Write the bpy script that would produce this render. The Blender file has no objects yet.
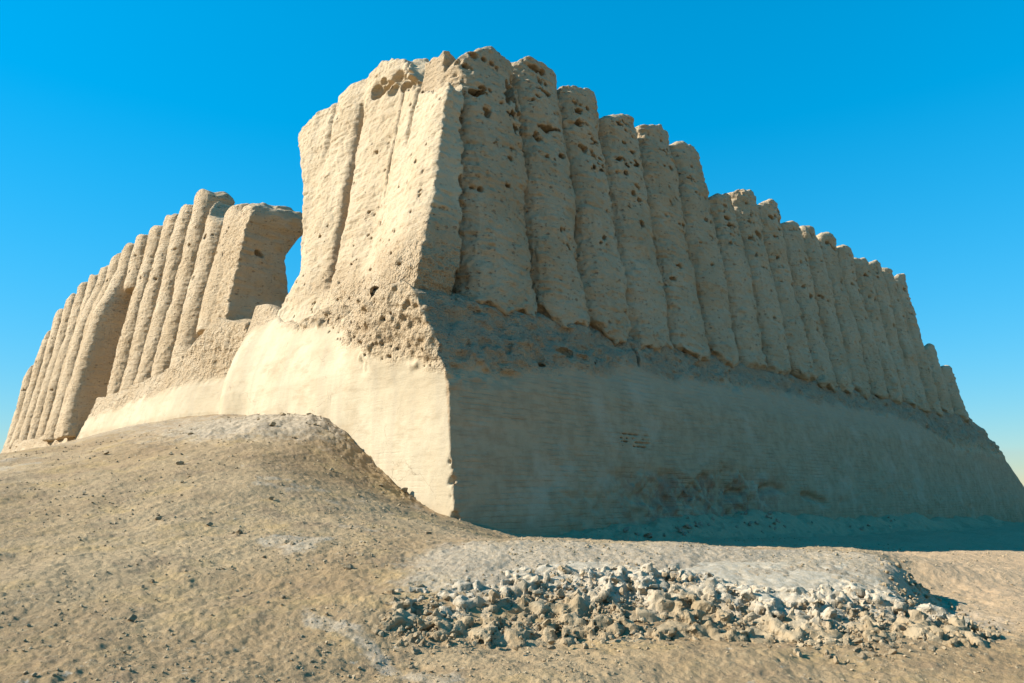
import bpy, math, random
import numpy as np
rng = np.random.default_rng(11); random.seed(11)
C = bpy.context.scene.collection
R = math.radians
F32 = np.float32

# ------------------------------------------------------------------ site frame
EYE = np.array([0.0, 0.0, 1.6])
C0 = np.array([-1.499, 20.0, 0.9])                 # foot of the fortress corner
UA = np.array([0.71355, 0.70060, 0.0])             # along the right (shaded) face
UB = np.array([-0.70060, 0.71355, 0.0])            # along the left (sunlit) face
ROT = math.atan2(UA[1], UA[0])
T8 = math.tan(R(8))

def ss(e0, e1, x):
    t = np.clip((x - e0) / (e1 - e0), 0, 1); return t * t * (3 - 2 * t)
def tab(x, xs, ys): return np.interp(x, xs, ys)
def o(z): return .3 + T8 * (z - .9)                # depth of the battered outer plane at height z

# ------------------------------------------------------------------ value noise on regular grids
LAT = [rng.random((64, 64, 64), dtype=F32) * 2 - 1 for _ in range(4)]
def _ax(x, L, off):
    p = x / L + off; i = np.floor(p); f = (p - i).astype(F32); f = f * f * (3 - 2 * f)
    return i.astype(int) % 64, f
def noise3(ax, L, seed=0):
    """ax: three 1-D axes; L: scale or three scales -> full grid of values in about [-1,1]"""
    if np.isscalar(L): L = (L, L, L)
    A = LAT[seed % 4]; o_ = seed * 7.31
    i, f = _ax(ax[0], L[0], o_);        A = A[i] * (1 - f)[:, None, None] + A[(i + 1) % 64] * f[:, None, None]
    i, f = _ax(ax[1], L[1], o_ * 1.7);  A = A[:, i] * (1 - f)[None, :, None] + A[:, (i + 1) % 64] * f[None, :, None]
    i, f = _ax(ax[2], L[2], o_ * .6);   A = A[:, :, i] * (1 - f) + A[:, :, (i + 1) % 64] * f
    return A
def noise2(x, y, L, seed=0):
    A = LAT[seed % 4][seed % 64]; p = x / L + seed * 3.7; q = y / L + seed * 5.1
    i = np.floor(p); j = np.floor(q); f = p - i; g = q - j
    f = f * f * (3 - 2 * f); g = g * g * (3 - 2 * g); i = i.astype(int) % 64; j = j.astype(int) % 64
    i1 = (i + 1) % 64; j1 = (j + 1) % 64
    return (A[i, j] * (1 - f) + A[i1, j] * f) * (1 - g) + (A[i, j1] * (1 - f) + A[i1, j1] * f) * g
def fbm2(x, y, L, n, seed=0, gain=.5):
    s = 0; a = 1; t = 0
    for k in range(n):
        s = s + a * noise2(x * math.cos(k) - y * math.sin(k), x * math.sin(k) + y * math.cos(k), L, seed + k); t += a; a *= gain; L *= .5
    return s / t

# ------------------------------------------------------------------ surface nets
def nets(d, org, h):
    d = d.astype(F32); d[0] = d[-1] = 1; d[:, 0] = d[:, -1] = 1; d[:, :, 0] = d[:, :, -1] = 1
    s = d < 0
    n = [k - 1 for k in d.shape]
    cnt = np.zeros(n, np.uint8)
    for i in (0, 1):
        for j in (0, 1):
            for k in (0, 1): cnt += s[i:i + n[0], j:j + n[1], k:k + n[2]]
    act = (cnt > 0) & (cnt < 8); I = np.argwhere(act)
    idx = np.full(n, -1, np.int32); idx[act] = np.arange(len(I))
    P = np.zeros((len(I), 3)); W = np.zeros(len(I))
    cs = [(a, b, c) for a in (0, 1) for b in (0, 1) for c in (0, 1)]
    V = {c: d[I[:, 0] + c[0], I[:, 1] + c[1], I[:, 2] + c[2]] for c in cs}
    for c in cs:
        for ax in range(3):
            if c[ax]: continue
            e = list(c); e[ax] = 1; e = tuple(e); v0, v1 = V[c], V[e]
            m = (v0 < 0) != (v1 < 0); t = np.where(m, v0 / np.where(m, v0 - v1, 1), 0)
            q = np.tile(np.array(c, float), (len(I), 1)); q[:, ax] += t
            P += q * m[:, None]; W += m
    P = P / W[:, None] + I
    Q = []
    for ax in range(3):
        u, v = (ax + 1) % 3, (ax + 2) % 3
        a0 = [slice(1, -1)] * 3; a0[ax] = slice(0, -1); a1 = [slice(1, -1)] * 3; a1[ax] = slice(1, None)
        A, B = s[tuple(a0)], s[tuple(a1)]
        for fl, M in ((0, A & ~B), (1, ~A & B)):
            E = np.argwhere(M); 
            if not len(E): continue
            add = np.ones(3, int); add[ax] = 0; E = E + add
            def g(du, dv):
                X = E.copy(); X[:, u] += du; X[:, v] += dv; return idx[X[:, 0], X[:, 1], X[:, 2]]
            q = np.stack([g(-1, -1), g(0, -1), g(0, 0), g(-1, 0)], 1)
            Q.append(q if fl == 0 else q[:, ::-1])
    return P * h + org, np.concatenate(Q)

def axes(lo, hi, h):
    k = [np.arange(math.floor(a / h) - 1, math.ceil(b / h) + 2) for a, b in zip(lo, hi)]
    return [x * h for x in k], np.array([x[0] * h for x in k])
def G(ax): return ax[0][:, None, None].astype(F32), ax[1][None, :, None].astype(F32), ax[2][None, None, :].astype(F32)
def smax(a, b, k):
    hh = np.clip(.5 + .5 * (a - b) / k, 0, 1); return b * (1 - hh) + a * hh + k * hh * (1 - hh)
def smin(a, b, k): return -smax(-a, -b, k)

# ------------------------------------------------------------------ mesh linking
def link_mesh(name, V, Q, mat, parent=None, smooth=True, attrs=None):
    me = bpy.data.meshes.new(name)
    V = np.asarray(V, F32); Q = np.asarray(Q, np.int32)
    nf, k = Q.shape
    me.vertices.add(len(V)); me.vertices.foreach_set('co', V.ravel())
    me.loops.add(nf * k); me.loops.foreach_set('vertex_index', Q.ravel())
    me.polygons.add(nf); me.polygons.foreach_set('loop_start', np.arange(0, nf * k, k, dtype=np.int32))
    me.polygons.foreach_set('loop_total', np.full(nf, k, np.int32))
    me.polygons.foreach_set('use_smooth', np.full(nf, smooth, bool))
    for an, av in (attrs or {}).items():
        at = me.attributes.new(an, 'FLOAT', 'POINT'); at.data.foreach_set('value', np.asarray(av, F32))
    me.update(calc_edges=True); me.materials.append(mat)
    ob = bpy.data.objects.new(name, me); C.objects.link(ob)
    if parent: ob.parent = parent
    return ob
def clip(VQ, ax, lo=-1e9, hi=1e9):
    V, Q = VQ; m = V[Q].mean(1)[:, ax]; return V, Q[(m > lo) & (m <= hi)]
def merge(parts):
    Vs, Qs, n = [], [], 0
    for V, Q in parts: Vs.append(V); Qs.append(Q + n); n += len(V)
    return np.concatenate(Vs), np.concatenate(Qs)
def tag(ob, label=None, cat=None, group=None, kind=None):
    for k, v in (('label', label), ('category', cat), ('group', group), ('kind', kind)):
        if v: ob[k] = v

# ------------------------------------------------------------------ materials
class N:
    def __init__(s, name):
        s.m = bpy.data.materials.new(name); s.m.use_nodes = True; s.t = s.m.node_tree; s.n = s.t.nodes; s.l = s.t.links
        s.b = s.n['Principled BSDF']; s.b.inputs['Roughness'].default_value = .95; s.b.inputs['Specular IOR Level'].default_value = .12
        s.co = s.n.new('ShaderNodeTexCoord').outputs['Object']
    def put(s, i, v):
        if hasattr(v, 'links') or isinstance(v, bpy.types.NodeSocket): s.l.new(v, i)
        else: i.default_value = v
    def mp(s, scale):
        k = s.n.new('ShaderNodeMapping'); s.l.new(s.co, k.inputs[0]); k.inputs['Scale'].default_value = scale; return k.outputs[0]
    def noise(s, scale, det=6, rough=.6, vec=None, dist=0):
        k = s.n.new('ShaderNodeTexNoise'); s.l.new(vec or s.co, k.inputs['Vector']); k.inputs['Scale'].default_value = scale
        k.inputs['Detail'].default_value = det; k.inputs['Roughness'].default_value = rough; k.inputs['Distortion'].default_value = dist
        return k.outputs['Fac']
    def voro(s, scale, vec=None):
        k = s.n.new('ShaderNodeTexVoronoi'); s.l.new(vec or s.co, k.inputs['Vector']); k.inputs['Scale'].default_value = scale; return k.outputs['Distance']
    def ramp(s, f, lo, hi, a=0., b=1.):
        k = s.n.new('ShaderNodeMapRange'); k.interpolation_type = 'SMOOTHSTEP'; s.put(k.inputs[0], f)
        for i, v in zip((1, 2, 3, 4), (lo, hi, a, b)): k.inputs[i].default_value = v
        return k.outputs[0]
    def math(s, op, a, b=0.):
        k = s.n.new('ShaderNodeMath'); k.operation = op; s.put(k.inputs[0], a); s.put(k.inputs[1], b); return k.outputs[0]
    def mix(s, f, a, b, mode='MIX'):
        k = s.n.new('ShaderNodeMix'); k.data_type = 'RGBA'; k.blend_type = mode
        s.put(k.inputs[0], f); s.put(k.inputs[6], a); s.put(k.inputs[7], b); return k.outputs[2]
    def attr(s, name):
        k = s.n.new('ShaderNodeAttribute'); k.attribute_name = name; return k.outputs['Fac']
    def bump(s, h, dist, strength=1., prev=None):
        k = s.n.new('ShaderNodeBump'); s.put(k.inputs['Height'], h); k.inputs['Distance'].default_value = dist; s.put(k.inputs['Strength'], strength)
        if prev: s.l.new(prev, k.inputs['Normal'])
        return k.outputs[0]
def c(r, g, b): return (r, g, b, 1)

def mud_material(name, plaster):
    """weathered rammed earth; attribute 'smooth' = restored plaster / brick facing"""
    m = N(name)
    big = m.noise(.35, 4, .6); mid = m.noise(2.2, 7, .65); fine = m.noise(16, 8, .7)
    streak = m.noise(1.0, 6, .6, m.mp((1.6, 1.6, .16)))
    course = m.noise(1.0, 5, .65, m.mp((1.1, 1.1, 9.)))
    a = m.mix(m.ramp(big, .35, .65), c(.47, .342, .205), c(.54, .408, .26))
    a = m.mix(m.ramp(mid, .5, .75, 0, .45), a, c(.41, .30, .185))
    a = m.mix(m.ramp(streak, .5, .72, 0, .4), a, c(.55, .44, .30))
    a = m.mix(m.ramp(m.noise(.9, 5, .7), .6, .75, 0, .4), a, c(.42, .28, .175))
    a = m.mix(m.ramp(course, .55, .75, 0, .3), a, c(.38, .28, .18))
    p = m.mix(m.ramp(big, .4, .6), c(.41, .325, .21), c(.46, .375, .25))
    p = m.mix(m.ramp(m.noise(1.3, 6, .7, m.mp((.5, .5, 1.6))), .48, .72, 0, .8), p, c(.345, .26, .16))
    p = m.mix(m.ramp(streak, .45, .68, 0, .6), p, c(.37, .30, .205))
    sm = m.attr('smooth')
    brick_shade = m.mix(m.ramp(mid, .35, .7), c(.39, .28, .17), c(.31, .215, .128))  # old brick facing, with the shaded side's darkness also put into its colour
    brick_shade = m.mix(m.ramp(course, .5, .7, 0, .55), brick_shade, c(.24, .17, .105))
    brick_shade = m.mix(m.ramp(m.noise(.5, 5, .65), .5, .68, 0, .6), brick_shade, c(.43, .335, .23))
    ck = m.n.new('ShaderNodeTexVoronoi'); ck.feature = 'DISTANCE_TO_EDGE'; ck.inputs['Scale'].default_value = .55; m.l.new(m.co, ck.inputs['Vector'])
    wv = m.n.new('ShaderNodeVectorMath'); wv.operation = 'ADD'; nz = m.n.new('ShaderNodeTexNoise'); nz.inputs['Scale'].default_value = 1.6; nz.inputs['Detail'].default_value = 6; m.l.new(m.co, nz.inputs['Vector'])
    m.l.new(m.co, wv.inputs[0]); m.l.new(nz.outputs['Color'], wv.inputs[1]); m.l.new(wv.outputs[0], ck.inputs['Vector'])
    crack = m.math('MULTIPLY', m.ramp(ck.outputs['Distance'], .0, .012, 1, 0), m.ramp(m.noise(.6, 3, .6), .5, .6))
    p = m.mix(m.math('MULTIPLY', crack, .55), p, c(.22, .165, .105))
    p = m.mix(m.ramp(m.noise(70, 3, .7), .6, .75, 0, .35), p, c(.33, .255, .165))
    p = m.mix(m.attr('brick_shade'), p, brick_shade)
    p = m.mix(m.math('MULTIPLY', m.attr('red'), m.ramp(m.noise(1.8, 6, .7), .42, .6)), p, c(.27, .165, .105))
    col = m.mix(sm, a, p)
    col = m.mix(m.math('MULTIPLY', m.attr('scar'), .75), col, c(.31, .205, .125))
    ledge_tone = m.attr('ledge_tone'); col = m.mix(m.math('MULTIPLY', ledge_tone, m.ramp(mid, .3, .6, .3, .9)), col, c(.36, .275, .18))  # muted tan towards the top of the right base face
    
    def pitted(scale, thr, rad):
        k = m.n.new('ShaderNodeTexVoronoi'); m.l.new(m.mp((1, 1, 1.6)), k.inputs['Vector']); k.inputs['Scale'].default_value = scale
        g = m.n.new('ShaderNodeSeparateColor'); m.l.new(k.outputs['Color'], g.inputs[0])
        return m.math('MULTIPLY', m.ramp(k.outputs['Distance'], rad * .45, rad, 1, 0), m.ramp(g.outputs[0], thr, thr + .06, 1, 0))
    pits = m.math('MAXIMUM', pitted(2.7, .22, .24), pitted(6.5, .3, .3))
    pits = m.math('MULTIPLY', pits, m.math('SUBTRACT', 1., m.math('MULTIPLY', sm, .9)))
    col = m.mix(m.ramp(fine, .3, .5, .3, 0), col, c(.30, .22, .14))
    col = m.mix(m.math('MULTIPLY', pits, .45), col, c(.22, .14, .09))
    m.l.new(col, m.b.inputs['Base Color'])
    rough_h = m.math('ADD', m.math('MULTIPLY', fine, .6), m.math('MULTIPLY', mid, 1.6))
    rough_h = m.math('ADD', rough_h, m.math('MULTIPLY', course, 1.0))
    # faint brick courses under the plaster: thin horizontal lines worn away in patches
    w = m.n.new('ShaderNodeTexWave'); w.bands_direction = 'Z'; w.inputs['Scale'].default_value = 1.9; w.inputs['Distortion'].default_value = 1.6
    w.inputs['Detail'].default_value = 3; w.inputs['Detail Scale'].default_value = 1.2; m.l.new(m.co, w.inputs['Vector'])
    line = m.math('MULTIPLY', m.ramp(w.outputs['Fac'], .0, .3), m.math('MULTIPLY', m.ramp(m.noise(.8, 5, .65), .42, .6, .1, 1.), m.ramp(m.noise(2.6, 4, .6), .35, .55, .3, 1.)))
    inv = m.math('SUBTRACT', 1., sm)
    rough_h = m.math('SUBTRACT', rough_h, m.math('MULTIPLY', pits, 1.0))
    crumb = m.math('MULTIPLY', m.attr('crumb'), m.math('ADD', m.voro(6), m.voro(13)))
    rough_h = m.math('ADD', rough_h, crumb)
    b1 = m.bump(rough_h, .13, m.math('ADD', m.math('MULTIPLY', inv, .8), .2))
    b2 = m.bump(line, .02, m.math('MULTIPLY', sm, m.math('MAXIMUM', m.math('MULTIPLY', m.attr('brick_shade'), .9), m.ramp(m.noise(.45, 3, .6), .5, .7, .0, .25))), b1)
    b3 = m.bump(m.noise(38, 6, .75), .02, m.math('ADD', m.math('MULTIPLY', inv, .6), .25), b2)
    m.l.new(b3, m.b.inputs['Normal'])
    return m.m
M_MUD = mud_material('weathered_mud_brick', 0)

def ground_material():
    m = N('dry_clay_soil')
    big = m.noise(.22, 5, .6); mid = m.noise(1.3, 8, .68); fine = m.noise(13, 8, .75); spk = m.noise(42, 5, .7)
    a = m.mix(m.ramp(big, .35, .65), c(.275, .183, .094), c(.35, .248, .138))
    a = m.mix(m.ramp(mid, .48, .68, 0, .65), a, c(.22, .15, .088))
    a = m.mix(m.ramp(m.noise(.7, 6, .7), .5, .66, 0, .75), a, c(.37, .25, .115))
    a = m.mix(m.ramp(fine, .52, .68, 0, .6), a, c(.42, .32, .19))
    a = m.mix(m.ramp(spk, .58, .75, 0, .5), a, c(.15, .105, .065))
    a = m.mix(m.math('MULTIPLY', m.ramp(m.noise(5.5, 6, .75), .6, .7), m.ramp(m.noise(.5, 4, .6), .42, .6)), a, c(.46, .38, .28))
    pale = m.attr('pale')
    pm = m.ramp(m.math('ADD', pale, m.math('MULTIPLY', m.math('SUBTRACT', m.noise(2.6, 8, .75), .5), 1.5)), .3, .75)
    a = m.mix(m.math('MULTIPLY', pm, .6), a, m.mix(m.ramp(fine, .35, .6), c(.30, .24, .165), c(.44, .37, .28)))
    a = m.mix(m.math('MULTIPLY', m.attr('sand'), .8), a, m.mix(m.ramp(fine, .3, .7), c(.40, .265, .15), c(.48, .335, .205)))
    m.l.new(a, m.b.inputs['Base Color'])
    h = m.math('ADD', m.math('MULTIPLY', fine, .8), m.math('MULTIPLY', mid, 1.5))
    b1 = m.bump(h, .05, .8); b2 = m.bump(spk, .012, .8, b1)
    m.l.new(b2, m.b.inputs['Normal'])
    return m.m
M_GROUND = ground_material()

def clod_material(name, lo, hi, dark):
    m = N(name)
    fine = m.noise(14, 8, .7); mid = m.noise(2.5, 6, .6)
    a = m.mix(m.ramp(mid, .35, .65), c(*lo), c(*hi)); a = m.mix(m.ramp(fine, .5, .75, 0, .6), a, c(*dark))
    a = m.mix(m.math('MULTIPLY', m.attr('crust'), m.ramp(fine, .3, .6, .9, .4)), a, c(.49, .42, .32))
    m.l.new(a, m.b.inputs['Base Color'])
    m.l.new(m.bump(m.noise(30, 8, .75), .018, .9, m.bump(mid, .04, .5)), m.b.inputs['Normal'])
    return m.m
M_BANK = clod_material('salt_crusted_earth', (.28, .20, .112), (.36, .27, .165), (.22, .155, .088))
M_CLOD = clod_material('dry_clod', (.30, .215, .125), (.38, .29, .18), (.225, .16, .09))
M_RED = clod_material('baked_brick_rubble', (.30, .18, .115), (.40, .28, .19), (.2, .125, .085))

# ------------------------------------------------------------------ fortress
root = bpy.data.objects.new('fortress', None); C.objects.link(root)
root.location = C0; root.rotation_euler = (0, 0, ROT)
tag(root, 'ruined mud brick fortress with fluted column walls, a broken corner tower and a smooth base', 'fortress')
LOC = np.array([0, 0, .9])

def aL(z, b):
    """outer surface of the sunlit face (depth a)"""
    near = tab(z, [-3, .9, 4.7, 6.3, 7.3, 8.2, 11.2, 15, 19.5], [0, 0, .02, -.15, -.38, -.42, .48, 1.38, 2.4])
    far = tab(z, [-3, .9, 5.5, 6.6, 8.6, 11, 19.5], [0, 0, .12, .36, 1.1, 1.72, 2.9])
    w = ss(2.5, 7.5, b); return (near * (1 - w) + far * w).astype(F32)
def bR(z, a):
    """outer surface of the shaded base"""
    return tab(z, [-3, .9, 4.8, 6.2, 7.4, 7.9], [0, 0, .55, .95, 1.5, 2.2]).astype(F32)

def erode(ax, amp=1.0, smooth=None):
    """common weathering field in metres (positive cuts away)"""
    n = .11 * noise3(ax, 1.3, 1) + .07 * noise3(ax, (.55, .55, .5), 2) + .06 * noise3(ax, (.45, .45, .12), 3) + .07 * np.abs(noise3(ax, .24, 4)) + .05 * noise3(ax, .12, 5)
    return n * amp
def pit_cut(d, ax, P, rad):
    """carve ellipsoid pockets at P with radii rad, editing d in place"""
    for p, r in zip(P, rad):
        sl = []
        for k in range(3):
            i0, i1 = np.searchsorted(ax[k], [p[k] - r[k] * 1.5, p[k] + r[k] * 1.5]); sl.append(slice(i0, i1))
        if any(s_.stop - s_.start < 2 for s_ in sl): continue
        x = ax[0][sl[0]][:, None, None] - p[0]; y = ax[1][sl[1]][None, :, None] - p[1]; z = ax[2][sl[2]][None, None, :] - p[2]
        q = np.sqrt((x / r[0]) ** 2 + (y / r[1]) ** 2 + (z / r[2]) ** 2)
        sub = d[sl[0], sl[1], sl[2]]; sub[...] = np.maximum(sub, (1 - q) * min(r))

# ---- plinth -------------------------------------------------------
def zs_right(a): return tab(a, [-2, 0, 4, 9, 16, 40, 48, 70], [4.75, 4.7, 5.3, 5.9, 6.2, 6.1, 4.6, 4.2])
def zs_left(b): return tab(b, [-2, 0, 2.5, 5, 8, 12, 15, 17, 36, 37, 60], [4.75, 4.8, 5.4, 6.1, 7.3, 8.4, 8.7, 7.0, 5.9, 4.6, 4.6])

def dist_right(ax):
    a, b, z = G(ax); zs = zs_right(a)
    rm = ss(-.35, .35, z - zs + .6 * noise3(ax, 1.6, 5)[:, :1, :])
    rm = np.maximum(rm, .5 * ss(.1, .5, noise3(ax, (2.2, 2.2, .7), 6)[:, :1, :]) * ss(4, .5, z) * ss(2, 5, a))
    notch = .3 * np.exp(-((z - (1.5 + .25 * np.sin(a * .45) + .45 * noise3(ax, 1.7, 7)[:, :1, :])) / .16) ** 2) * ss(2.5, 6, a) * ss(30, 20, a)
    notch = notch * np.clip(noise3(ax, (1.3, 1.3, 3), 8)[:, :1, :] * 2 + .3, 0, 1)
    er = .10 * noise3(ax, 3.5, 0) + .02 * noise3(ax, .5, 2) + rm * (.17 * noise3(ax, .75, 1) + .11 * noise3(ax, (.34, .34, .2), 2) + .08 * noise3(ax, .17, 3))
    er = er + (1 - rm) * (.014 * noise3(ax, (.9, .9, .07), 3) + .03 * np.clip(noise3(ax, (1.4, 1.4, .5), 6), .2, 1))
    gully = .10 * np.clip(noise3(ax, (.7, .7, 7), 10)[:, :1, :] - .25, 0, 1) * ss(2.5, 6, z)
    strip = ss(6, 9, a) * ss(20, 14, a) * ss(2.6, 2.1, z + .4 * noise3(ax, 1.2, 4)[:, :1, :]) * ss(.2, .9, z)
    er = er + gully + strip * (.16 + .14 * noise3(ax, .5, 2) + .10 * noise3(ax, .2, 1))
    return bR(z, a) - b + notch + er
def dist_left(ax):
    a, b, z = G(ax); zs = zs_left(b)
    rm = ss(-.3, .4, z - zs + .7 * noise3(ax, 1.5, 9)[:1]) * ss(15.5, 12, b) + .5 * ss(-.5, .3, z - zs) * ss(15, 17, b)
    rec = .9 * ss(15.6, 15.95, b) * (1 - .6 * ss(17, 24, b)) * ss(9.2, 7.0, z)
    L2 = tab(z, [-3, .9, 5.2, 6.3, 8.5, 9.8], [0, 0, .15, .5, 1.3, 1.6]) + .05
    w = ss(15.6, 15.95, b)
    face = (aL(z, b) - .25 * np.exp(-((b - 14.6) / .9) ** 2) * ss(9, 7, z)) * (1 - w) + (L2 + rec - .35 * ss(17, 22, b)) * w
    groove = .5 * np.exp(-((b - 16.15 - .10 * (z - 5)) / .16) ** 2)
    er = .06 * noise3(ax, 2.2, 0) + .022 * noise3(ax, .6, 2) + .008 * noise3(ax, .2, 3) + rm * (.16 * noise3(ax, .7, 1) + .10 * noise3(ax, (.3, .3, .2), 2) + .08 * noise3(ax, .15, 3))
    return face - a + groove + er
def pits_left(d, ax):
    rr = np.random.default_rng(5); P, Q = [], []
    for _ in range(60):
        bb = rr.uniform(1.2, 9.5); z0 = zs_left(bb) + rr.exponential(.5) - .1; s_ = rr.uniform(.03, .085)
        if z0 > 8.6: continue
        P.append((float(aL(np.array([z0]), np.array([bb]))[0]) + .02, bb, z0)); Q.append((.22, s_, s_ * .8))
    pit_cut(d, ax, P, Q)
def plinth_right(lo, hi, h):
    ax, org = axes(lo, hi, h); a, b, z = G(ax)
    d = smax(dist_right(ax), dist_left(ax) if lo[0] < 0 else -a, .03)
    aend = tab(z, [-3, 2, 5, 7.6], [67, 64.3, 60.5, 56])
    d = smax(d, (a - aend - .5 * noise3(ax, 1.5, 3)) * .8, .4)
    d = np.maximum(d, b - 4.5)
    d = np.maximum(d, z - (7.75 + .15 * noise3(ax, .8, 2)))
    if hi[0] < 30:                                   # few broken putlog slots and worn courses
        pit_cut(d, ax, [(7.6 + .34 * i + .1 * (j % 2), .40, 3.0 + .14 * j) for j in range(5) for i in range(6) if (i * 7 + j * 5) % 4] + [ (5.6, 1.0, 6.2), (9.9, 1.3, 6.6), (4.2, 1.0, 5.6), (7.1, 1.1, 6.0)],
                [(.13 + .06 * ((i * 3 + j) % 3), .11, .03) for j in range(5) for i in range(6) if (i * 7 + j * 5) % 4] + [ (.35, .3, .2), (.12, .35, .45), (.3, .3, .08), (.4, .3, .07)])
        pits_left(d, ax)
        rr = np.random.default_rng(17); P, Q = [], []
        for _ in range(60):
            zz = rr.uniform(.3, 4.9); s_ = .02 + .085 * rr.random() ** 3 * (1.6 if zz > 3.9 or zz < 1.5 else 1)
            P.append((rr.uniform(-.05, .05), float(bR(np.array([zz]), 0)[0]) + rr.uniform(-.05, .06), zz)); Q.append((s_, s_, s_ * rr.uniform(.5, 1.4)))
        pit_cut(d, ax, P, Q)
    return nets(d, org, h)
def plinth_left(lo, hi, h):
    ax, org = axes(lo, hi, h); a, b, z = G(ax)
    d = smax(dist_left(ax), dist_right(ax) if lo[1] < 1 else -b, .03)
    top = tab(b, [0, 12.5, 14, 16, 20, 21.5, 23.5, 26, 36.2, 36.6, 70], [7.8, 8.4, 9.3, 9.75, 9.8, 9.1, 8.0, 7.6, 7.3, 5.6, 5.4])
    top = top - .35 * ss(15.6, 16.4, b) * ss(20, 18, b) * ss(3.0, 1.8, a)
    d = smax(d, z - (top + .25 * noise3(ax, .9, 4) + .1 * ss(1, 4, a)), .15)
    d = smax(d, np.where(b > 30, (b - 36.3) * .9, -9), .1) if hi[1] > 30 else d
    d = np.maximum(d, a - 4.8)
    if hi[1] < 21: pits_left(d, ax)
    return nets(d, org, h)
def plinth_left_far(lo, hi, h):
    ax, org = axes(lo, hi, h); a, b, z = G(ax)
    face = tab(z, [-3, 4, 5.6], [.45, .6, 1.0]); d = face - a + .06 * noise3(ax, 1.5, 0) + .05 * noise3(ax, .4, 1)
    d = smax(d, z - (5.7 + .3 * noise3(ax, 1, 2)), .3); d = np.maximum(d, a - 4.5); d = smax(d, (b - 62.5 + .2 * (z - 3)), .4); d = np.maximum(d, 36 - b)
    return nets(d, org, h)

parts = [clip(clip(plinth_right((-1.2, -.8, -2.2), (17.7, 4.6, 8.2), .05), 1, hi=4.2), 0, hi=17.5), clip(plinth_right((17.2, -.8, -3.2), (68, 4.6, 8.2), .09), 0, lo=17.45),
         clip(clip(plinth_left((-1.2, 3.9, -1.5), (5, 20.4, 10.9), .05), 1, lo=4.2), 1, hi=20.1), clip(clip(plinth_left((-1.2, 19.8, 1.5), (5, 37, 10.9), .07), 1, lo=20.06), 1),
         plinth_left_far((-1, 35.8, 1.5), (5, 63.5, 6.6), .09)]
V, Q = merge(parts)
va, vb, vz = V.T
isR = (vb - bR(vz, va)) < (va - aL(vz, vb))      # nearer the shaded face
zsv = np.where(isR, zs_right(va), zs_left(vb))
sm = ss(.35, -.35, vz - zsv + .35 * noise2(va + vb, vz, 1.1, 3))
plinth = link_mesh('plinth', V - LOC, Q, M_MUD, root, attrs={'smooth': sm, 'brick_shade': isR * 1.0, 'red': isR * ss(5.5, 9, va) * ss(22, 15, va) * ss(2.5, 1.9, vz) * ss(.3, .8, vz), 'crumb': .6 * (1 - sm), 'ledge_tone': ss(4.6, 6.0, vz) * isR})
plinth['label'] = 'smooth restored base facing of brick and plaster'

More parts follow.
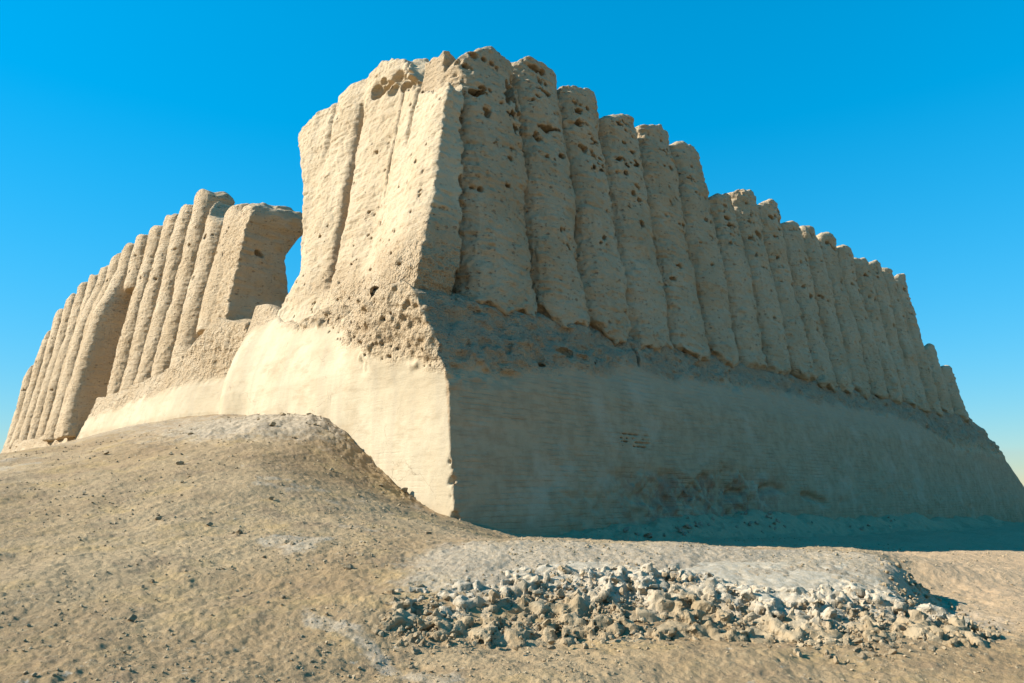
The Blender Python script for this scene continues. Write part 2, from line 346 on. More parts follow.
# ---- corner tower -------------------------------------------------
def corner_tower():
    h = .05
    ax, org = axes((-1.0, 1.0, 6.9), (5.4, 17, 20.8), h); a, b, z = G(ax)
    # weathered flutes on the sunlit face
    fl = .16 * np.abs(np.sin((b - 1.2) * math.pi / 2.9)) * ss(8, 11, z)
    g1 = .8 * np.exp(-((b - 9.75 - .06 * np.sin(z * 1.7) - .03 * (z - 12)) / .2) ** 2) * ss(9.0, 10.2, z) * ss(18.2, 16.5, z) * (.75 + .5 * noise3(ax, 1.1, 6)[:1])
    g2 = .32 * np.exp(-((b - 6.6) / .13) ** 2) * ss(11.5, 13.5, z) + .22 * np.exp(-((b - 5.0) / .13) ** 2) * ss(13.3, 14.5, z) * ss(17.5, 16, z)
    g3 = .25 * np.exp(-((b - 12.3) / .2) ** 2) * ss(15, 17, z)
    low = ss(9.6, 8.0, z) * ss(13, 10, b)
    d = aL(z, b) + g1 + g2 + g3 + .12 - fl * .8 - a
    d = d + erode(ax, .55) + low * (.10 * noise3(ax, .45, 2) + .06 * noise3(ax, .2, 3)) + g1 * .9 * np.abs(noise3(ax, .3, 2))
    front = o(z) + .05 + .95 * ss(0, .35, a - (1.25 + .115 * (z - 8)))
    front = front + .5 * ss(8.5, 7.3, z)
    d = smax(d, front - b + erode(ax, .8), .12)
    bmax = tab(z, [6.9, 8.7, 10.8, 14.4, 18.7, 20.2], [14.2, 13.5, 12.55, 13.6, 15.5, 15.8])
    d = smax(d, b - bmax + .16 * noise3(ax, 1.2, 3) + .08 * noise3(ax, .4, 2), .18)
    hf = tab(b, [1, 3.3, 4.6, 5.4, 6.2, 7.2, 8.5, 9.8, 11.5, 13.5, 15.6], [15.0, 15.2, 15.9, 16.5, 17.9, 18.9, 19.3, 19.3, 19.2, 19.0, 18.6])
    hb = tab(b, [1, 3.5, 4.4, 5.2, 6.0, 7.0, 8.5, 9.6, 11.5, 13.5, 15.6], [16.2, 16.6, 16.9, 17.3, 18.4, 19.3, 19.7, 19.6, 19.3, 19.0, 18.6])
    dep = a - aL(z, b)
    hh = hf + (hb - hf) * ss(.35, 1.25, dep) - 1.0 * np.clip(a - 3.7, 0, 9) * ss(10, 8.5, b)
    up = ss(9.8, 8.5, b)
    d = smax(d, (z - hh) * .8 + (.10 + .16 * up) * noise3(ax, .7, 1) + (.04 + .1 * up) * noise3(ax, (.3, .3, .18), 2), .12)
    d = np.maximum(d, a - 5.2)
    # hollow under the broken crown
    rr = np.random.default_rng(8)
    P = [(2.7, 8.3, 17.8), (2.9, 5.0, 17.0)]; Rr = [(.9, .75, .34), (.6, .35, .6)]
    for _ in range(34):
        bb = rr.uniform(5.4, 9.0); P.append((2.45 + rr.uniform(-.1, .35), bb, 16.9 + (bb - 5.4) * .3 + rr.uniform(-.3, .75))); s_ = rr.uniform(.14, .42); Rr.append((s_ * 1.1, s_, s_ * rr.uniform(.45, .8)))
    for _ in range(90):
        bb, zz = rr.uniform(2, 12.5), rr.uniform(7.6, 12.5) if rr.random() < .65 else rr.uniform(12, 18)
        s_ = rr.uniform(.04, .1); P.append((float(aL(np.array([zz]), np.array([bb]))[0]) + .1, bb, zz)); Rr.append((.25, s_, s_ * .8))
    for zz in np.arange(8.4, 15, .8):
        ag = 1.3 + .115 * (zz - 8); P.append((ag + .05 + rr.uniform(-.1, .1), o(zz) + .3, zz + rr.uniform(-.3, .3))); Rr.append((.2, .6, rr.uniform(.15, .4)))
    pit_cut(d, ax, P, Rr)
    return nets(d, org, h)
V, Q = corner_tower()
sm = np.maximum(.75 * ss(.9, -.5, V[:, 2] - tab(V[:, 1], [0, 6, 9, 15], [6, 7, 8.6, 9.6])), .5 * ss(9.0, 10.5, V[:, 2] + .8 * noise2(V[:, 1], V[:, 2], 1.3, 4)))
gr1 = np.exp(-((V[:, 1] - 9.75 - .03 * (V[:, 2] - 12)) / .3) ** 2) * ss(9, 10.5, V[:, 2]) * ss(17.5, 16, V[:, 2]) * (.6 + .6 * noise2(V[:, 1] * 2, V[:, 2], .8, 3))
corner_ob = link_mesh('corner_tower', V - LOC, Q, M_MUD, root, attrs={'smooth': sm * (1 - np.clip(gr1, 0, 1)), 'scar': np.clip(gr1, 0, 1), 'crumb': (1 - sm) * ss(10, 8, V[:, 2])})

# ---- curtain walls -----------------------------------------------
def wall_right(lo, hi, h):
    ax, org = axes(lo, hi, h); a, b, z = G(ax)
    d = o(z) + 1.05 - b + erode(ax, .7)
    top = tab(a, [2, 8, 19, 20, 22, 47, 49, 51.5, 54, 56], [17.2, 17.4, 17.3, 16.3, 16.6, 16.8, 15.5, 12.6, 11.3, 8])
    d = smax(d, (z - top) * .8 + .22 * noise3(ax, .9, 1) + .1 * noise3(ax, .35, 2), .15)
    d = np.maximum(d, b - (6.2 - T8 * (z - 7)) + .2 * noise3(ax, 1, 3))
    d = smax(d, a - tab(z, [6, 8, 12, 13.5, 18], [56, 55.2, 54, 49.6, 48.4]) + .2 * noise3(ax, .9, 2), .3)
    d = np.maximum(d, 2.2 - a)
    return nets(d, org, h)
V, Q = merge([clip(wall_right((2, 1.5, 6.6), (20.3, 6.6, 18.6), .06), 0, hi=20.05), clip(wall_right((19.7, 1.5, 6.6), (57, 6.6, 18.4), .1), 0, lo=20)])
link_mesh('curtain_wall', V - LOC, Q, M_MUD, root, attrs={'smooth': np.zeros(len(V))})

def hL(b): return tab(b, [19.4, 20.5, 22.5, 24.2, 25.2, 26.2, 27, 40, 48, 51.5, 54.5, 56.5, 58.7, 60.3, 62.5, 63.4],
                      [16.0, 16.5, 16.5, 16.3, 16.9, 18.7, 19.1, 18.9, 18.3, 18.0, 17.3, 16.6, 15.0, 13.0, 10.8, 7])
def wall_left(lo, hi, h):
    ax, org = axes(lo, hi, h); a, b, z = G(ax)
    first = ss(24.5, 21.5, b)
    bay = 1.9 * ss(36.1, 36.5, b + .3 * noise3(ax, 1, 5)[:1]) * ss(39.6, 39.1, b + .12 * (12 - z) + .3 * noise3(ax, 1, 6)[:1]) * ss(16.6, 15.6, z)
    d = o(z) + 1.3 * (1 - first) + .12 * first + .7 * bay - a + erode(ax, .75)
    lay = .06 * noise3(ax, (1.2, 1.2, .16), 3)
    endf = 19.5 + .35 * noise3(ax, 2.2, 2) - .35 * ss(14.3, 16, z) + .15 * ss(13, 11, z) - b
    d = smax(d, endf + lay + .09 * noise3(ax, .5, 1), .12)
    backp = tab(z, [7, 10, 10.8, 12, 13.6, 15.2, 16.4, 20], [5.0, 5.2, 5.5, 5.15, 4.95, 5.75, 5.95, 5.8])
    d = smax(d, a - backp + .15 * noise3(ax, .9, 1), .5 if lo[1] > 20 else .75)
    top = hL(b) - .05 - .8 * ss(3.8, 5.6, a) * ss(23, 25, b) + .25 * ss(23, 21, b) * ss(2.5, 4, a)
    d = smax(d, (z - top) * .8 + .18 * noise3(ax, .8, 0) + .1 * noise3(ax, .3, 2), .3 if lo[1] > 20 else .7)
    if lo[1] < 20:
        pit_cut(d, ax, [(3.2, 19.5, 13.6), (3.35, 19.5, 13.5), (4.2, 19.4, 11.2), (2.9, 19.4, 15.0)], [(.22, .7, .2), (.2, .6, .15), (.3, .25, .12), (.4, .15, .08)])
    d = np.maximum(d, b - 63.2)
    return nets(d, org, h)
V, Q = merge([clip(wall_left((.8, 18.4, 6.0), (6.2, 27.2, 20.0), .06), 1, hi=27), clip(wall_left((.4, 26.6, 4.8), (6.2, 63.8, 20.0), .1), 1, lo=26.95)])
sm = np.zeros(len(V))
link_mesh('curtain_wall', V - LOC, Q, M_MUD, root, attrs={'smooth': sm})

# ---- columns -------------------------------------------------------
def column(c_, wid, zb, zt, h, side, seed, lean=0., depth=1.2, pw=2.4, foot=True, holes=7, extra=(), out=0., fill=1.):
    """side 'R': runs along a, faces -b.   side 'L': runs along b, faces -a"""
    rr = np.random.default_rng(seed)
    lo = [c_ - wid * .62 - .2 - abs(lean) * 12, .4 + T8 * (zb - 2) - .6, zb - .8]; hi = [c_ + wid * .62 + .2 + abs(lean) * 12, o(zt) + 2.0, zt + (.5 if side == 'R' else 2.0)]
    if side == 'L': lo[0], lo[1] = lo[1], lo[0]; hi[0], hi[1] = hi[1], hi[0]
    ax, org = axes(lo, hi, h); a, b, z = G(ax)
    s, t = (a, b) if side == 'R' else (b, a)
    x0 = 0
    wob = (.08 * np.sin(z * .8 + seed) + .05 * np.sin(z * 1.9 + seed * 2)) * fill ** 4
    x = (s - c_ - lean * (z - zb) - wob * .4) / (fill * wid * (.515 + .012 * np.sin(z * 1.1 + seed)))
    pw = pw * 1.0
    y = (t - o(z) + out * ss(17.5, 13, z) - depth - .05 * np.sin(z * .7 + seed * 1.3)) / depth
    y = np.minimum(y, 0) * 1.0 + np.maximum(y, 0) * .25
    r = (np.abs(x) ** pw + np.abs(y) ** pw) ** (1 / pw)
    d = (r - 1) * .95
    d = smax(d, t - o(z) - depth - .55, .1)
    er = erode(ax, .62 if side == 'R' else .36)
    # crumbling towards the foot
    er = er + ss(zb + 1.8, zb, z) * (.07 * noise3(ax, .35, 2) + .04 * noise3(ax, (.3, .3, .12), 1))
    d = d + er
    tn = .3 if seed == 20 else .75
    top = zt + tn * .25 * noise3(ax, .9, seed + 3)[:, :, :1] + tn * .12 * noise3(ax, .33, seed + 5)[:, :, :1] - .12 * (x[:, :, :1]) ** 2 if side == 'R' else np.broadcast_to((hL(s) + .22).astype(F32), d.shape[:2] + (1,)) + .2 * noise3(ax, .7, seed + 3)[:, :, :1] - .12 * (x[:, :, :1]) ** 2
    if side == 'R':
        top = top - (.6 if seed == 20 else .22) * np.clip(c_ + .35 - s, 0, 9) - (.6 if seed == 20 else .25) * np.clip(t - o(zt) - .3, 0, 3) + (.25 if seed == 20 else .1)
    d = smax(d, (z - top) * .9 + .06 * noise3(ax, .3, 1), .2)
    if foot:
        cut = zb - .15 + (.5 + .4 * math.sin(seed * 2.1)) * x ** 2 + .3 * noise3(ax, .6, 2) + .16 * noise3(ax, .22, 3) + .2 * x * math.sin(seed * 1.7) + .2 * ss(.5, 1.1, -y)
        d = smax(d, cut - z, .06)
    else:
        d = smax(d, (zb - z) * .5 + .5 * ss(zb + 1, zb - .8, z), .1)
    P, Rr = [], []
    for _ in range(holes):
        zz = zb + (zt - zb) * (.2 + .76 * math.sqrt(rr.random())); u = rr.uniform(-.55, .55) * wid * .5
        yy = depth * (1 - (1 - min(.95, abs(u) / (wid * .5)) ** pw) ** (1 / pw))
        sx = rr.uniform(.07, .15) * (1.5 if rr.random() < .2 else 1); p = [c_ + u, o(zz) + yy + .22, zz]; q = [sx, .55, sx * rr.uniform(.55, 1.0)]
        P.append(p); Rr.append(q)
        for _k in range(rr.integers(1, 4)): P.append([p[0] + rr.normal(0, .13), p[1], zz + rr.normal(0, .07)]); Rr.append([q[0] * rr.uniform(.4, .9), .5, q[2] * rr.uniform(.4, .9)])
        if rr.random() < .3: P.append([p[0] + rr.uniform(.22, .4), p[1], zz]); Rr.append([q[0] * .8, .5, q[2] * .8])
    for (da, dz, ra, rb, rz) in extra: 
        for _k in range(7): P.append([c_ + da + rr.normal(0, ra * .6), o(dz) + .3, dz + rr.normal(0, rz * .6)]); Rr.append([ra * rr.uniform(.25, .6), rb, rz * rr.uniform(.3, .7)])
    if side == 'L':
        P = [(p[1], p[0], p[2]) for p in P]; Rr = [(q[1], q[0], q[2]) for q in Rr]
    pit_cut(d, ax, P, Rr)
    V, Q = nets(d, org, h)
    return link_mesh('column', V - LOC, Q, M_MUD, root, attrs={'smooth': np.zeros(len(V))})

bounds = [1.75, 5.08, 7.75, 10.33, 13.1, 16.0, 18.8]
tops = [17.45, 18.25, 18.3, 17.95, 18.6, 18.75]
for k in range(11):
    bounds.append(bounds[-1] + 2.68)
tops += [16.75, 17.8, 17.85, 17.35, 17.75, 17.95, 17.7, 17.5, 17.9, 17.9, 18.0]
cavity = {0: [(1.35, 16.0, .45, .7, .6), (1.5, 15.3, .35, .7, .5), (1.0, 15.0, .3, .5, .35), (1.45, 14.4, .3, .6, .5)],
          1: [(-.1, 16.9, .45, .35, .12), (.3, 15.3, .5, .35, .14), (-.2, 15.2, .25, .35, .12), (-.6, 14.6, .25, .5, .2)],
          2: [(-.4, 15.2, .3, .35, .22), (.2, 15.0, .35, .35, .2), (.6, 14.8, .35, .35, .15), (.4, 15.7, .3, .3, .15), (-.5, 16.8, .25, .4, .2), (.1, 14.4, .4, .3, .12)],
          3: [(.3, 15.6, .45, .3, .14), (-.3, 15.4, .2, .3, .15)], 4: [(.1, 15.9, .35, .3, .14)]}
for i in range(17):
    ca = (bounds[i] + bounds[i + 1]) / 2; w = bounds[i + 1] - bounds[i]
    h = .05 if i < 5 else (.065 if i < 10 else .085)
    column(ca, w, 7.35 + [.1, 0, -.05, -.1, -.05, -.1][i % 6] , tops[i], h, 'R', 20 + i, holes=14, depth=1.2, pw=2.9, fill=.965, extra=cavity.get(i, ()), lean=.03 if i == 0 else 0)
column(50.2, 2.7, 7.3, 12.9, .09, 'R', 61, lean=-.12, holes=5); column(53.3, 2.9, 7.2, 11.6, .09, 'R', 62, lean=-.1, holes=2)

k = 0; bb = 24.9
while bb < 61.6:
    if 1:
        zt = float(hL(bb + .2)) + .25; low = 7.0 if bb < 36.6 else (15.0 if bb < 39.4 else 5.0)
        column(bb, 2.62, low - .2, zt, .065 if bb < 36 else .09, 'L', 80 + k, holes=3, depth=1.25, pw=2.7, foot=False, fill=.83, out=.9 if 39 < bb < 43 else (.45 if 39 < bb < 48 else 0))
    k += 1; bb += 2.62
column(22.2, 2.7, 9.3, 16.4, .06, 'L', 70, holes=5, depth=.75, pw=2.2, foot=False, fill=.9)

# ------------------------------------------------------------------ ground
def tps(P, Z, X, lam=1e-3):
    def U(r2): return .5 * r2 * np.log(r2 + 1e-9)
    n = len(P); K = U(((P[:, None] - P[None]) ** 2).sum(-1)) + lam * np.eye(n)
    A = np.zeros((n + 3, n + 3)); A[:n, :n] = K; A[:n, n] = 1; A[:n, n + 1:] = P; A[n, :n] = 1; A[n + 1:, :n] = P.T
    w = np.linalg.solve(A, np.concatenate([Z, [0, 0, 0]]))
    out = np.zeros(len(X))
    for i in range(0, len(X), 60000):
        x = X[i:i + 60000]; out[i:i + 60000] = U(((x[:, None] - P[None]) ** 2).sum(-1)) @ w[:n] + w[n] + x @ w[n + 1:]
    return out
CP = np.array([
 # contact with the sunlit face
 (-1.5, 20, .85), (-2.6, 21.1, 1.3), (-3.3, 21.8, 1.75), (-4.4, 23, 2.66), (-5.2, 23.9, 3.33), (-6.1, 24.8, 3.9), (-7.5, 26.3, 4.22), (-10.4, 29.2, 4.6),
 (-12.4, 31.2, 4.85), (-16.2, 35.1, 4.5), (-21, 40, 4.1), (-26.5, 45.6, 3.9), (-31, 50.3, 4.1), (-42, 61.4, 4.05),
 # contact with the shaded face
 (.2, 21.8, .42), (2.8, 24.3, .25), (7, 28.4, .1), (12.8, 34.2, -.1), (21.7, 42.9, -.4), (36.7, 57.6, -.8), (46, 67, -1.2),
 # hollow in front of it, then the low terrace
 (.3, 19.3, .33), (2.5, 20.5, .2), (6, 23.5, .0), (12, 27, -.2), (20, 33, -.45), (30, 44, -.8),
 (-1, 17, .62), (.2, 14.5, .58), (3, 14.2, .56), (6, 13.8, .50), (9, 14.5, .22), (13, 18, .0), (6.5, 9.2, -.02), (5.8, 9.4, .1), (20, 22, -.4),
 (-.8, 11, .66), (1, 10.6, .68), (3, 10.6, .66), (4.8, 10.6, .62), (6.2, 10.8, .45), (7.5, 11, .2),
 # foreground
 (0, 4, 0), (0, 0, 0), (0, 7.5, .06), (2, 7.6, .02), (4, 7.8, -.02), (6, 8, -.05), (9, 9, -.1), (4, 3, -.05), (-3, 5, .05), (-3, 8.6, .22), (-2, 9.5, .38),
 (-5, 12, .75), (-3, 13.5, .85), (-2.6, 17, .95), (-5, 17, 1.6), (-4.2, 19.8, 1.75), (-7, 20, 2.55), (-8, 15, 1.35), (-11, 20, 2.3), (-12, 25, 3.4), (-7, 23, 3.45), (-10, 26.5, 4.15),
 (-14, 14, 1.3), (-18, 25, 2.7), (-20, 32, 3.35), (-26, 38, 3.5), (-30, 30, 2.6), (-40, 48, 3.3), (-45, 35, 2.3), (-50, 60, 3.5), (-8, 8, .45), (-14, 6, .4), (-6, 3, .1),
 # behind the walls and around
 (20, 80, 1), (0, 60, 3), (-20, 80, 2), (60, 60, -1.5), (50, 20, -1.2), (20, 8, -.5), (12, 0, -.3), (-12, -5, 0), (0, -15, -.2), (40, -10, -1), (-40, 0, .3), (-70, 60, 1), (70, 90, -2)], float)

def wall_dist(x, y):
    dx, dy = x - C0[0], y - C0[1]; return dx * UA[0] + dy * UA[1], dx * UB[0] + dy * UB[1]

def ground_base(x, y):
    sh = x.shape; X = np.stack([x.ravel(), y.ravel()], 1)
    z = np.zeros(len(X)); r = np.hypot(X[:, 0], X[:, 1] - 20)
    near = r < 95
    z[near] = tps(CP[:, :2], CP[:, 2], X[near])
    z = z * ss(92, 62, r) + (-1.5) * ss(62, 92, r)
    return z.reshape(sh)
def bank_mask(x, y):
    """1 on the crumbling scarp of the terrace"""
    edge = 9.55 + .25 * np.sin(x * 1.3) + .15 * np.sin(x * 3.1 + 1) - .05 * (x - 2)
    return edge
def ground_h(x, y):
    z = ground_base(x, y)
    # scarp: the terrace breaks off towards the camera
    e = bank_mask(x, y); inx = ss(-1.7, -.8, x) * ss(5.5, 4.7, x)
    t = ss(e - 1.5, e + .2, y); low = .04 + .03 * (8 - y) * 0
    foot = np.minimum(z, .03 + .10 * ss(7.4, 9.6, y))
    z = np.where(y < e + .2, z * (1 - inx * (1 - t)) + foot * inx * (1 - t), z)
    xe = 4.75 + .3 * (y - 9) + .15 * np.sin(y * 3)
    z = z - np.clip(z - .02, 0, .5) * ss(xe - .2, xe + .75, x) * ss(13.2, 11.8, y) * ss(7, 8, y)
    # slumped apron against the shaded base
    a, b = wall_dist(x, y); out = -b
    ap = ss(3.0, 11, a) * ss(64, 40, a) * (.62 + .06 * np.sin(a * .38 + .6) + .22 * fbm2(a, b * 0, 2.2, 3, 9))
    z = z + ap * ss(2.0, -.1, out) ** 1.3 * ss(-2.2, -.2, out + 1.4) * ss(-1.5, -.5, b + 2)
    return z
def ground_detail(x, y, r):
    n = .16 * fbm2(x, y, 3.2, 3, 1) * ss(3, 8, r) + .07 * fbm2(x, y, .9, 4, 5, .6)
    n = n + .028 * np.abs(fbm2(x, y, .22, 3, 11, .6)) + .02 * fbm2(x, y, .09, 3, 15, .7) * ss(40, 14, r)
    a, b = wall_dist(x, y)
    rough = ss(2.5, 1.2, -b) * ss(3, 6, a) * ss(1.2, -.5, b)
    n = n + rough * .16 * fbm2(x, y, .5, 3, 21, .6)
    crown = np.exp(-(((x + 8.5) / 4) ** 2 + ((y - 24.5) / 3.5) ** 2))
    n = n + crown * .16 * fbm2(x, y, .7, 5, 25, .7) + ss(1.6, .2, -a) * ss(.5, 2, b) * ss(20, 12, b) * .10 * fbm2(x, y, .4, 4, 28, .7)
    return n
def polar_sheet(radii, ang, wrap):
    r, t = np.meshgrid(radii, ang, indexing='ij'); x = r * np.sin(t); y = r * np.cos(t)
    z = ground_h(x, y) + ground_detail(x, y, r) * ss(300, 60, r) + fbm2(x, y, 90, 3, 2) * ss(100, 500, r) * 3
    nr, nt = r.shape; i = np.arange(nr * nt).reshape(nr, nt)
    if wrap: A = i; B = np.roll(i, -1, 1)
    else: A = i[:, :-1]; B = i[:, 1:]
    Q = np.stack([A[:-1], A[1:], B[1:], B[:-1]], -1).reshape(-1, 4)[:, ::-1]
    return np.stack([x.ravel(), y.ravel(), z.ravel()], 1), Q
front = np.linspace(-R(42), R(42), 1150)
back = np.linspace(R(42), R(318), 150)[1:-1]
ang = np.concatenate([front, back])
rad = np.concatenate([[.02], np.linspace(.6, 5.2, 26)[:-1], np.geomspace(5.2, 72, 880), np.geomspace(72, 4000, 50)[1:]])
V, Q = polar_sheet(rad, ang, True)
x, y, z = V.T
a_, b_ = wall_dist(x, y)
pale = .95 * np.exp(-(((x + 8.0) / 4.2) ** 2 + ((y - 24.8) / 3.2) ** 2)) + .55 * np.exp(-(((x + 14) / 7) ** 2 + ((y - 29) / 3.5) ** 2))
pale = np.maximum(pale, .9 * ss(8.6, 9.8, y) * ss(13.5, 11.0, y) * ss(-2.4, -.6, x) * ss(7.2, 5.4, x))       # salt crust of the terrace
st = np.hypot((x + 1.55) * .75 + (y - 8.2) * .66, 0)                                                          # pale streak bottom left of centre
pale = np.maximum(pale, .62 * ss(.36, .1, np.abs((y - 6.7) - 1.15 * (-.45 - x) + .12 * np.sin(x * 5))) * ss(-2.75, -2.2, x) * ss(-.2, -.5, x))
pale = np.maximum(pale, .6 * ss(.25, .5, fbm2(x, y, 2.0, 4, 31)) * ss(-1, -3, x))
sand = np.maximum(ss(12.5, 14, y) * ss(-2, 0, x) * ss(2.2, 3.6, -b_), ss(4.5, 7.5, x) * ss(7, 9, y) * ss(2.2, 3.6, -b_))
sand = np.maximum(sand, ss(18.5, 20, y) * ss(0, 2, a_))  # ground in the wall's shadow coloured warmer to offset its bluish shade
ground = link_mesh('ground', V, Q, M_GROUND, attrs={'pale': pale, 'sand': sand}); tag(ground, kind='structure')

# ------------------------------------------------------------------ bank: clod-packed scarp
def lump_verts(rr, n_sub=2, rough=.28):
    import bmesh
    bm = bmesh.new(); bmesh.ops.create_icosphere(bm, subdivisions=n_sub, radius=1)
    V = np.array([v.co[:] for v in bm.verts]); F = np.array([[v.index for v in f.verts] for f in bm.faces]); bm.free()
    # chop with random planes for angular clods, then roughen
    for _ in range(12):
        n = rr.normal(size=3); n /= np.linalg.norm(n); k = rr.uniform(.35, .75); dd = V @ n - k
        V = V - np.outer(np.clip(dd, 0, None), n) * .92
    ph = rr.uniform(0, 50, 3)
    q = V * 2.6 + ph
    V = V * (1 + rough * .4 * (np.sin(q[:, :1] * 1.7 + q[:, 1:2]) * np.cos(q[:, 2:3] * 2.1)) + rr.normal(size=(len(V), 1)) * .018)
    return V, F
def bank_mesh():
    h = .026
    ax, org = axes((-2.2, 7.9, -.25), (6.9, 11.4, 1.1), h)
    X, Y = np.meshgrid(ax[0], ax[1], indexing='ij'); g = ground_h(X, Y)
    d = np.broadcast_to(ax[2][None, None, :] - g[:, :, None], (len(ax[0]), len(ax[1]), len(ax[2]))).astype(F32) + .0
    scarp = (ss(1.9, .7, np.abs(Y + .6 - bank_mask(X, Y)) * 1.35) * ss(-1.8, -1.1, X) * ss(5.9, 5.0, X))[:, :, None]
    d = d * .8 + .035 + scarp * (.14 * np.abs(noise3(ax, .38, 1)) - .12 + .10 * np.abs(noise3(ax, .2, 2)) + .06 * np.abs(noise3(ax, .1, 3)) - .03) + .012 * noise3(ax, .1, 3)
    rr = np.random.default_rng(3); nz = noise3(ax, .1, 2); nz2 = np.abs(noise3(ax, .06, 1))
    for dens, rad, amp, crk in ((1500, .30, .07, .05), (9000, .15, .035, .026)):
        F1 = np.full(d.shape, 9, F32); F2 = F1.copy(); O = np.zeros(d.shape, F32)
        px = rr.uniform(-1.9, 5.7, dens); py = bank_mask(px, 0) + rr.uniform(-1.5, .7, dens); pz = rr.uniform(-.2, .15, dens) + ground_h(px, py)
        for x_, y_, z_ in zip(px, py, pz):
            sl = tuple(slice(*np.searchsorted(ax[k], [q - rad, q + rad])) for k, q in enumerate((x_, y_, z_)))
            D = np.sqrt((ax[0][sl[0]][:, None, None] - x_) ** 2 + (ax[1][sl[1]][None, :, None] - y_) ** 2 + ((ax[2][sl[2]][None, None, :] - z_) * 1.3) ** 2).astype(F32)
            if 0 in D.shape: continue
            f1, f2, oo = F1[sl], F2[sl], O[sl]; nearer = D < f1
            f2[...] = np.minimum(f2, np.maximum(f1, D)); f1[nearer] = D[nearer]; oo[nearer] = rr.uniform(-1, 1)
        d = d + scarp * (amp * O + crk * np.exp(-(F2 - F1) / (rad * .08)))
    for _ in range(140):
        x = rr.uniform(-1.35, 4.8); e = float(bank_mask(np.array(x), 0)); y = e + rr.normal(-.5, .42)
        if y > e + .15 or y < 8.1 or float(noise2(np.array(x), np.array(y), .55, 12)) < -.2: continue
        s_ = .03 + .08 * rr.random() ** 3.2
        gz = float(np.interp(y, ax[1], g[np.searchsorted(ax[0], x)])); p = np.array([x, y, gz + s_ * rr.uniform(-.6, .2)])
        M_ = np.linalg.qr(rr.normal(size=(3, 3)))[0]; sc = s_ * rr.uniform(.6, 1.3, 3)
        sl = [slice(*np.searchsorted(ax[k], [p[k] - s_ * 1.8, p[k] + s_ * 1.8])) for k in range(3)]
        sub = d[sl[0], sl[1], sl[2]]
        if 0 in sub.shape: continue
        D = np.stack(np.meshgrid(ax[0][sl[0]] - p[0], ax[1][sl[1]] - p[1], ax[2][sl[2]] - p[2], indexing='ij'), -1) @ M_
        q = (np.abs(D / sc) ** 5).sum(-1) ** .2
        sub[...] = np.minimum(sub, (q - 1) * s_ * .8 + s_ * .3 * nz[sl[0], sl[1], sl[2]] + .3 * s_ * nz2[sl[0], sl[1], sl[2]])
    edge = np.minimum(np.minimum(X + 2.0, 6.7 - X), np.minimum(Y - 8.0, 11.2 - Y))[:, :, None]
    d = d + .12 * ss(.5, .0, edge)
    d = np.maximum(d, -.18 - ax[2][None, None, :])
    return nets(d, org, h)
V, Q = bank_mesh()
eb = bank_mask(V[:, 0], 0)
bank = link_mesh('bank', V, Q, M_BANK, smooth=False, attrs={'crust': ss(-.75, -.1, V[:, 1] - eb + .25 * fbm2(V[:, 0], V[:, 1], .6, 3, 6)) * ss(13, 11, V[:, 1]) * ss(-2, -1, V[:, 0]) * ss(6, 5, V[:, 0])}); tag(bank, kind='structure')

# ------------------------------------------------------------------ loose clods, fallen bricks, gravel
def gh(x, y):
    x = np.atleast_1d(np.asarray(x, float)); y = np.atleast_1d(np.asarray(y, float)); return ground_h(x, y) + ground_detail(x, y, np.hypot(x, y))
rr = np.random.default_rng(21)
protos = []
for k in range(7):
    V, F = lump_verts(rr, 3); me = link_mesh('clod', V, F, M_CLOD, smooth=False); protos.append(me)
meshes = [p.data for p in protos]; 
for p in protos: bpy.data.objects.remove(p)
def place(mesh, name, x, y, s_, label, cat, group=None, sink=.25):
    ob = bpy.data.objects.new(name, mesh); C.objects.link(ob)
    z = float(gh(x, y)[0]); ob.location = (x, y, z + s_ * .55 * (1 - sink) * .8)
    ob.scale = (s_ * rr.uniform(.8, 1.2), s_ * rr.uniform(.8, 1.2), s_ * rr.uniform(.55, .85)); ob.rotation_euler = (rr.uniform(-.3, .3), rr.uniform(-.3, .3), rr.uniform(0, 6.3))
    tag(ob, label, cat, group); return ob
# rubble of the crumbling bank: the 230 largest clods are objects, the small rest is one mass
cl = []
while len(cl) < 1500:
    x = rr.uniform(-1.45, 5.0); e = float(bank_mask(np.array(x), 0)); y = e + rr.normal(-.55, .45)
    if y > e + .25 or y < 7.5 or float(fbm2(np.array(x), np.array(y), .7, 2, 12)) < -.12 + .2 * rr.normal(): continue
    cl.append((x, y, (.01 + .075 * rr.random() ** 4.5) * (1 if x < 4 else .75)))
for _ in range(260):
    y = rr.uniform(8.6, 11.8); x = 4.75 + .3 * (y - 9) + .15 * math.sin(y * 3) + rr.normal(.35, .25); cl.append((x, y, .012 + .07 * rr.random() ** 3.5))
cl.sort(key=lambda q: -q[2])
for k, (x, y, s_) in enumerate(cl[:230]):
    place(meshes[k % 7], 'clod', x, y, s_ * 1.0, 'tan angular earth clod in the crumbling front of the low bank', 'clod', 'clods in the crumbling bank', sink=.9)
def mass(items, base, name, mat):
    Vs, Fs, n = [], [], 0
    for k, (x, y, s_) in enumerate(items):
        V, F = base[k % len(base)]; z = float(ground_h(np.array([x]), np.array([y]))[0]) + .03; M_ = np.linalg.qr(rr.normal(size=(3, 3)))[0]
        Vs.append((V * s_ * rr.uniform(.75, 1.2, 3)) @ M_.T + [x, y, z + s_ * rr.uniform(-.7, .15)]); Fs.append(F + n); n += len(V)
    ob = link_mesh(name, np.concatenate(Vs), np.concatenate(Fs), mat, smooth=False); tag(ob, kind='stuff')
mass(cl[230:], [lump_verts(rr, 2) for _ in range(8)], 'rubble', M_CLOD)
n = 0
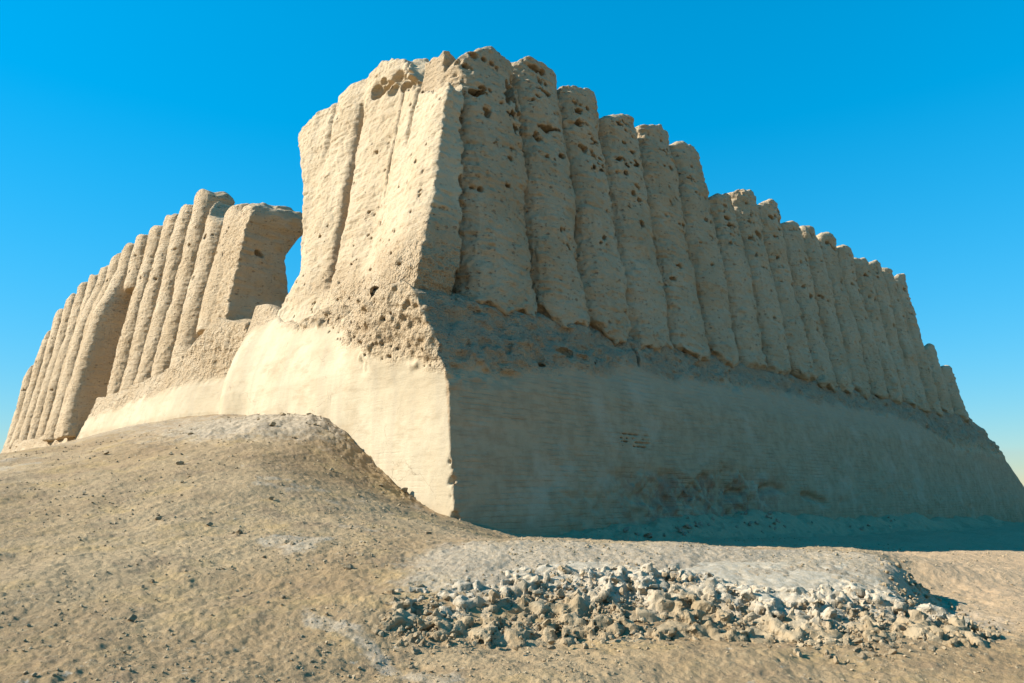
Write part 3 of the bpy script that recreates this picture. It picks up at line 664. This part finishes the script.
while n < 38:
    r = rr.uniform(8.5, 26); t = rr.uniform(-R(34), -R(5)); x, y = r * math.sin(t), r * math.cos(t)
    a, b = wall_dist(x, y)
    if a > -.4: continue
    place(meshes[n % 7], 'stone', x, y, (.018 + .035 * rr.random() ** 2) * (1 + r / 14), 'small stone lying loose on the brown slope below the sunlit wall', 'stone', 'stones on the slope'); n += 1
for k in range(34):
    b = rr.uniform(1.2, 13); P = C0 + UB * b - UA * (rr.exponential(.5) + .08)
    place(meshes[k % 7], 'stone', P[0], P[1], .035 + .11 * rr.random() ** 3, 'crumbled lump at the top of the brown slope, against the foot of the sunlit plaster', 'stone', 'lumps along the foot of the plaster')
place(meshes[2], 'clod', 6.15, 9.3, .13, 'lone pale clod on the sand right of the bank, in front of its shadow', 'clod')
place(meshes[4], 'clod', 6.5, 9.35, .07, 'small clod just right of the larger lone clod', 'clod')
# bricks fallen on the slumped apron
red = meshes[1].copy(); red.materials.clear(); red.materials.append(M_RED)
for k in range(46):
    a = rr.uniform(6, 17) if k < 36 else rr.uniform(17, 30); out = rr.uniform(.05, 1.3)
    P = C0 + UA * a - UB * out
    place(red, 'broken_brick', P[0], P[1], .07 + .12 * rr.random() ** 2, 'reddish broken brick lump on the slumped earth under the shaded base', 'brick', 'broken bricks below the shaded base')

def gravel():
    base = [lump_verts(rr, 1, .3) for _ in range(6)]
    Vs, Fs, n = [], [], 0
    N_ = 30000
    t = rr.uniform(-R(40), R(40), N_); r = 5.5 * (30 / 5.5) ** rr.random(N_)
    x, y = r * np.sin(t), r * np.cos(t); a, b = wall_dist(x, y); keep = ((a < -.2) | (b < -.2)); dens = fbm2(x, y, 1.6, 3, 41) + rr.normal(0, .3, N_) > -.05; keep &= dens
    x, y, r = x[keep], y[keep], r[keep]; z = gh(x, y)
    for k in range(len(x)):
        V, F = base[k % 6]; s_ = (.004 + .016 * rr.random() ** 4) * (1 + r[k] / 16); an = rr.uniform(0, 6.28)
        Rm = np.array([[math.cos(an), -math.sin(an), 0], [math.sin(an), math.cos(an), 0], [0, 0, .7]])
        Vs.append((V * s_) @ Rm.T + [x[k], y[k], z[k] + s_ * .3]); Fs.append(F + n); n += len(V)
    return np.concatenate(Vs), np.concatenate(Fs)
V, F = gravel()
gr = link_mesh('gravel', V, F, M_CLOD, smooth=False); tag(gr, kind='stuff')

# ------------------------------------------------------------------ camera, light, sky
sc = bpy.context.scene
cd = bpy.data.cameras.new('camera'); cam = bpy.data.objects.new('camera', cd); C.objects.link(cam); sc.camera = cam
cam.location = EYE; cam.rotation_euler = (R(90) + math.atan(150 / 740), 0, 0)
cd.sensor_width = 36; cd.lens = 740 / 1024 * 36; cd.clip_start = .05; cd.clip_end = 9000

SUN_EL, SUN_OFF = 31, 41
L = -UA * math.cos(R(SUN_OFF)) + UB * math.sin(R(SUN_OFF))     # horizontal direction towards the sun
az = math.atan2(L[0], L[1])                                     # clockwise from +Y
sl = bpy.data.lights.new('sun', 'SUN'); sl.energy = 5.0; sl.angle = R(.53); sl.color = (1, .955, .87)
so = bpy.data.objects.new('sun', sl); C.objects.link(so)
from mathutils import Vector
Ld = Vector((L[0] * math.cos(R(SUN_EL)), L[1] * math.cos(R(SUN_EL)), math.sin(R(SUN_EL))))
so.rotation_euler = Ld.to_track_quat('Z', 'Y').to_euler(); so.location = (-30, -20, 40)
w = bpy.data.worlds.new('World'); sc.world = w; w.use_nodes = True; nt = w.node_tree
bg = nt.nodes['Background']; sky = nt.nodes.new('ShaderNodeTexSky'); sky.sky_type = 'NISHITA'; sky.sun_disc = False
sky.sun_elevation = R(SUN_EL); sky.sun_rotation = az; sky.air_density = .9; sky.dust_density = .0; sky.ozone_density = 3.6; sky.altitude = 200
hs = nt.nodes.new('ShaderNodeHueSaturation'); hs.inputs['Hue'].default_value = .476; hs.inputs['Saturation'].default_value = 1.38; hs.inputs['Value'].default_value = 1.58
bw = nt.nodes.new('ShaderNodeRGBToBW'); nt.links.new(sky.outputs[0], bw.inputs[0])
ma = nt.nodes.new('ShaderNodeMath'); ma.operation = 'MULTIPLY_ADD'; nt.links.new(bw.outputs[0], ma.inputs[0]); ma.inputs[1].default_value = .26; ma.inputs[2].default_value = .5
dv = nt.nodes.new('ShaderNodeVectorMath'); dv.operation = 'DIVIDE'; nt.links.new(sky.outputs[0], dv.inputs[0]); nt.links.new(ma.outputs[0], dv.inputs[1])
nt.links.new(dv.outputs[0], hs.inputs['Color']); nt.links.new(hs.outputs[0], bg.inputs['Color']); bg.inputs['Strength'].default_value = .07
sc.view_settings.view_transform = 'Standard'; sc.view_settings.look = 'None'; sc.view_settings.exposure = 1.05; sc.view_settings.gamma = 1
sc.cycles.max_bounces = 5; sc.cycles.diffuse_bounces = 3
